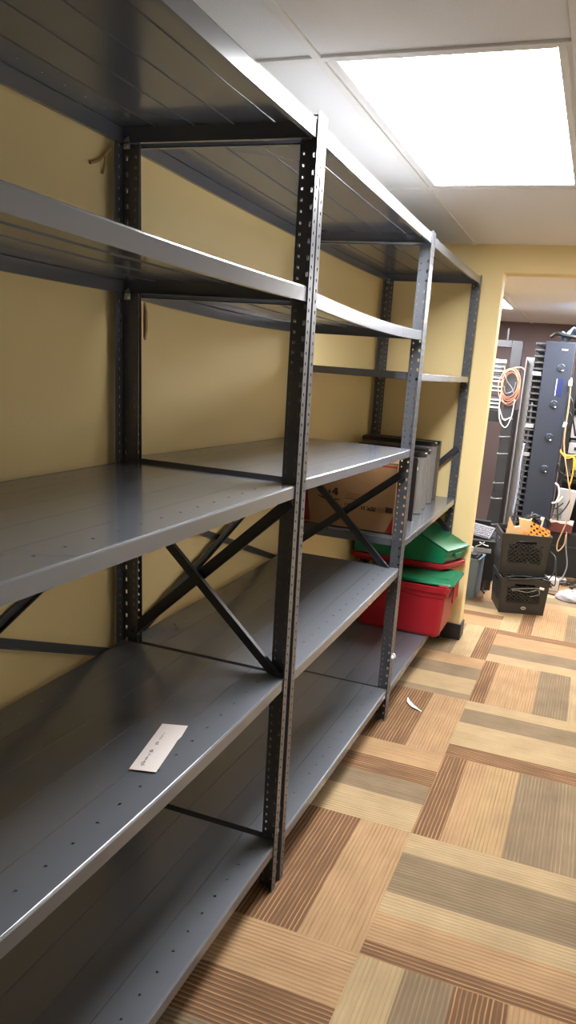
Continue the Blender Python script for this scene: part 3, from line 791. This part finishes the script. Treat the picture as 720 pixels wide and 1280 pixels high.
cord('blue_grey_cable', 'pale blue-grey cables running down the finger duct', [
    [(.785,6.02,1.45),(.79,6.03,1.2),(.782,6.02,.95),(.776,6.01,.7),(.79,6.02,.45)],
    [(.80,6.05,1.15),(.795,6.03,.9),(.788,6.03,.6),(.78,6.02,.40)],
    [(.772,5.985,1.12),(.765,5.975,.95),(.768,5.98,.75),(.760,5.97,.52)]], .009, mat('blue_grey_jacket', (158,164,184), .5))
mb = MB()
gr = [[None]*9 for _ in range(6)]
for i in range(6):
    for j in range(9):
        gr[i][j] = mb.bm.verts.new((.925+.017*j+.02*i/6, 5.99+.045*i, 1.962+.055*(j/8)**.7*(.5+.5*math.sin(i*.9+.5))+.030*math.sin(i*1.7+j*1.3)+.02*(j/8)))
for i in range(5):
    for j in range(8):
        f = mb.bm.faces.new([gr[i][j],gr[i][j+1],gr[i+1][j+1],gr[i+1][j]]); f.smooth = True
tag(obj('plastic_bag', mb, M['bluefilm'], thick=.003), 'crumpled pale blue plastic film on top of the cable manager', 'bag')
mb = MB(); mb.tube(spline([(.86,5.99,1.955),(.90,5.98,1.985),(.96,5.98,1.975),(1.06,5.98,1.962),(1.2,5.99,1.955)],6), .014, 8)
tag(obj('black_cable', mb, M['cordblack']), 'thick black cable lying across the cable manager top', 'cable')

# ------------------------------------------------------------------ equipment rack to the right
t = thing('equipment_rack', 'black equipment rack full of grey devices at the right edge', 'rack', (1.36, 6.30, 0))
mb = MB(); mb.box((-.29,-.18,0),(-.25,-.14,1.95)); obj('upright', mb, M['blackmat'], t, bevel=.003)
mb = MB(); mb.box((.25,-.18,0),(.29,-.14,1.95)); obj('upright', mb, M['blackmat'], t, bevel=.003)
mb = MB(); mb.box((-.29,.26,0),(.29,.30,1.95)); obj('back_panel', mb, M['blackmat'], t)
for z0, z1, y, m in ((1.50,1.82,-.10,'device'),(1.19,1.36,-.12,'device'),(1.06,1.15,-.12,'device'),(.86,1.02,-.02,'device')):
    mb = MB(); mb.box((-.245,y,z0),(.245,.24,z1))
    d_ = obj('device', mb, M[m], t, bevel=.004)
    mb = MB()
    for k in range(8): mb.box((-.20+.05*k,y-.004,z0+.03),(-.17+.05*k,y+.002,z0+.055))
    obj('port_strip', mb, M['blackmat'], d_)
for z in (1.42,1.03,.84):
    mb = MB(); mb.box((-.25,-.17,z-.012),(.25,.24,z+.006)); obj('rack_shelf', mb, M['blackmat'], t)
t2 = thing('equipment_case', 'black cabinet on the floor below the grey devices at right edge', 'cabinet', (1.38, 6.12, 0))
mb = MB(); mb.box((-.315,-.10,.05),(.3,-.0,.42)); obj('case', mb, M['blackmat'], t2, bevel=.006)
for x in (-.30,.2): mb = MB(); mb.box((x,-.09,.001),(x+.06,-.03,.0495)); obj('foot', mb, M['black'], t2)
mb = MB(); mb.box((-.31,-.104,.30),(.29,-.0995,.312)); obj('front_seam', mb, M['black'], t2)
t3 = thing('grey_device', 'pale grey slanted device standing on the maroon box', 'device', (1.16, 6.07, .522))
mb = MB(); mb.prism([(-.085,-.06,.0),(.055,-.06,.0),(.085,-.03,.25),(-.06,-.03,.26)], (0,.07,0)); obj('body', mb, M['device'], t3, bevel=.006)
mb = MB(); mb.prism([(-.07,-.062,.015),(-.01,-.062,.015),(-.01,-.050,.10),(-.065,-.050,.10)], (0,.003,0)); obj('front_plate', mb, M['panelgrey'], t3)
t4 = thing('maroon_box', 'maroon box with a pale crumpled top under the slanted grey device', 'box', (1.15, 6.07, .422))
mb = MB(); mb.box((-.085,-.06,.0),(.10,.04,.086)); obj('body', mb, M['maroon'], t4, bevel=.004)
mb = MB(); mb.prism([(-.088,-.062,.07),(-.03,-.062,.084),(.0,-.062,.074),(.05,-.062,.078),(.10,-.062,.068),(.102,-.062,.096),(-.088,-.062,.099)], (0,.104,0)); obj('top_wrap', mb, M['paper'], t4, bevel=.003)
cord('tan_cable', 'long tan cable hanging down in front of the grey devices', [
    [(1.062,5.94,1.66),(1.075,5.93,1.45),(1.085,5.92,1.15),(1.15,5.92,.90),(1.20,5.92,.72),(1.20,5.92,.55),(1.155,5.92,.36),(1.165,5.92,.285),(1.205,5.92,.34),(1.21,5.92,.43)]], .0055, M['cordtan'])
cord('yellow_cable', 'bundle of yellow cables across the grey devices', [
    [(1.062,5.945,1.10),(1.09,5.95,1.07),(1.15,5.95,1.065),(1.20,5.95,1.07)],[(1.064,5.945,1.09),(1.10,5.95,1.055),(1.17,5.95,1.05),(1.185,5.95,.92),(1.175,5.95,.82)],
    [(1.064,5.945,1.085),(1.12,5.95,1.04),(1.18,5.95,1.05),(1.20,5.95,.95)]], .0065, M['cordyellow'])
cord('white_cable', 'white cable curling out beside the slanted grey device', [[(1.062,5.96,.83),(1.09,5.95,.81),(1.105,5.95,.74),(1.09,5.95,.68),(1.06,5.96,.665)],[(1.08,5.95,.67),(1.11,5.95,.69),(1.135,5.95,.73)]], .0085, M['cordwhite'])
cord('black_cable', 'black cables drooping in front of the slanted grey device', [[(1.065,5.955,.62),(1.10,5.945,.63),(1.15,5.945,.68)],[(1.06,5.955,.58),(1.12,5.945,.575),(1.17,5.945,.64),(1.20,5.945,.72)],[(1.10,5.95,.70),(1.115,5.95,.60),(1.125,5.95,.53)]], .005, M['cordblack'])
cord('black_cable', 'black cables hanging high beside the cable manager', [[(1.07,5.95,1.52),(1.10,5.94,1.47),(1.12,5.94,1.35),(1.10,5.94,1.26)],[(1.085,5.95,1.4),(1.12,5.94,1.35),(1.16,5.94,1.22)]], .008, M['cordblack'])
cord('black_cable', 'short black cable loop hanging just below the yellow cables', [[(1.06,5.95,.99),(1.08,5.94,.93),(1.12,5.94,.90),(1.10,5.94,.84)]], .008, M['cordblack'])
cord('thin_grey_cable', 'thin dark grey lead falling from the tan cable to the floor', [[(1.21,5.93,.45),(1.225,5.92,.32),(1.255,5.91,.18),(1.235,5.88,.08),(1.19,5.82,.012),(1.15,5.75,.006)]], .005, M['cordgrey'])
mb = MB(); mb.box((-.014,-.01,-.022),(.014,.01,.022)); tag(obj('white_plug', mb, M['white'], loc=(1.062,5.93,1.62), bevel=.002), 'small white plug hanging at the top of tan cable', 'plug')
mb = MB(); mb.box((-.014,-.01,-.02),(.014,.01,.02)); tag(obj('white_plug', mb, M['white'], loc=(1.068,5.93,1.30), rot=(0,.2,0), bevel=.002), 'small white plug halfway up the side of the grey devices', 'plug')

# floor clutter
t = thing('white_carton', 'small white carton on the carpet right of the crates', 'carton', (1.155, 5.745, 0), math.radians(20))
mb = MB(); mb.box((-.055,-.05,.001),(.05,.05,.095)); b_ = obj('body', mb, M['white'], t, bevel=.002)
mb = MB(); mb.box((-.03,-.0508,.02),(.0,-.0502,.05)); mb.disc((-.015,-.0507,.036),(0,-1,0),.009,.0006,12,1); obj('printing', mb, [M['device'], M['ink']], b_)
mb = MB(); mb.box((.0505,-.05,.0015),(.053,.05,.094)); obj('side_panel', mb, M['maroon'], t)
mb = MB()
nu, nv = 20, 10; ring = []
for j in range(nv+1):
    f = j/nv; zz_ = .003+.072*f; rr_ = math.sqrt(max(0, 1-(f*.96)**2.2))
    ring.append([Vector((1.355+.145*rr_*math.cos(2*PI*i/nu)*(1+.10*math.sin(i*2.3+j)), 5.52+.085*rr_*math.sin(2*PI*i/nu)*(1+.12*math.cos(i*1.9+j*1.2)), zz_*(1+.12*math.sin(i*1.7+j*.8)))) for i in range(nu)])
mb.loft(ring, smooth=True)
bag = tag(obj('plastic_bag', mb, M['film']), 'clear crumpled plastic bag on the carpet right of the crates', 'bag')
mb = MB(); mb.box((-.035,-.02,.012),(.035,.02,.04)); i_ = obj('pink_contents', mb, mat('pink_plastic', (214,150,150), .4), bag, bevel=.008, loc=(1.36,5.50,0), rot=(0,0,.4))
fc = []
for k in range(7):
    a = random.uniform(0, 6.28); cx, cy = 1.20+.035*k, 6.02-.012*k+.03*(k % 2)
    fc.append([(cx+.10*math.cos(a+u), cy-.08+.05*math.sin(a+u*1.3), .006+.011*(k % 3)+.004*math.sin(u*2)) for u in (0,.9,1.8,2.7,3.5)])
cord('black_cable', 'tangle of black cables on the carpet behind the plastic bag', fc, .005, M['cordblack'])
cord('black_cable', 'black cord curving on the carpet beside the white carton', [[(1.14,5.60,.006),(1.19,5.575,.007),(1.25,5.60,.008),(1.27,5.66,.006),(1.235,5.72,.006)]], .006, M['cordblack'])
t = thing('power_strip', 'pale grey power strip lying among floor cables behind the carton', 'power strip', (1.16, 6.32-.33, 0), math.radians(-5))
mb = MB(); mb.box((-.11,-.028,.001),(.11,.028,.045)); o_ = obj('body', mb, M['device'], t, bevel=.008)
mb = MB()
for k in range(5): mb.box((-.09+.04*k,-.012,.0445),(-.07+.04*k,.012,.0465))
obj('outlet', mb, M['blackmat'], o_)

# ------------------------------------------------------------------ camera
cx, cz, yaw, pitch, roll, f = 1.29067, 1.55162, .318601, -.260027, .0792589, 880.457
px, py = 431.659, 702.886
cam = bpy.data.cameras.new('camera'); co = bpy.data.objects.new('camera', cam); COL.objects.link(co)
fw = Vector((-math.sin(yaw)*math.cos(pitch), math.cos(yaw)*math.cos(pitch), math.sin(pitch)))
r = fw.cross(Vector((0,0,1))).normalized(); u = r.cross(fw)
c, s = math.cos(roll), math.sin(roll)
r2, u2 = r*c+u*s, u*c-r*s
co.matrix_world = Matrix(((r2.x,u2.x,-fw.x,cx),(r2.y,u2.y,-fw.y,0),(r2.z,u2.z,-fw.z,cz),(0,0,0,1)))
cam.sensor_fit = 'VERTICAL'; cam.sensor_height = 24; cam.sensor_width = 13.5
cam.lens = f/1280*24
cam.shift_x = -(px-360)/1280; cam.shift_y = (py-640)/1280
cam.clip_start = .02
SC.camera = co

w = bpy.data.worlds.new('world'); SC.world = w; w.use_nodes = True
w.node_tree.nodes['Background'].inputs['Color'].default_value = (0, 0, 0, 1)
vs = SC.view_settings
vs.view_transform = 'Standard'; vs.look = 'None'; vs.gamma = 1; vs.use_curve_mapping = False
vs.exposure = 0.92
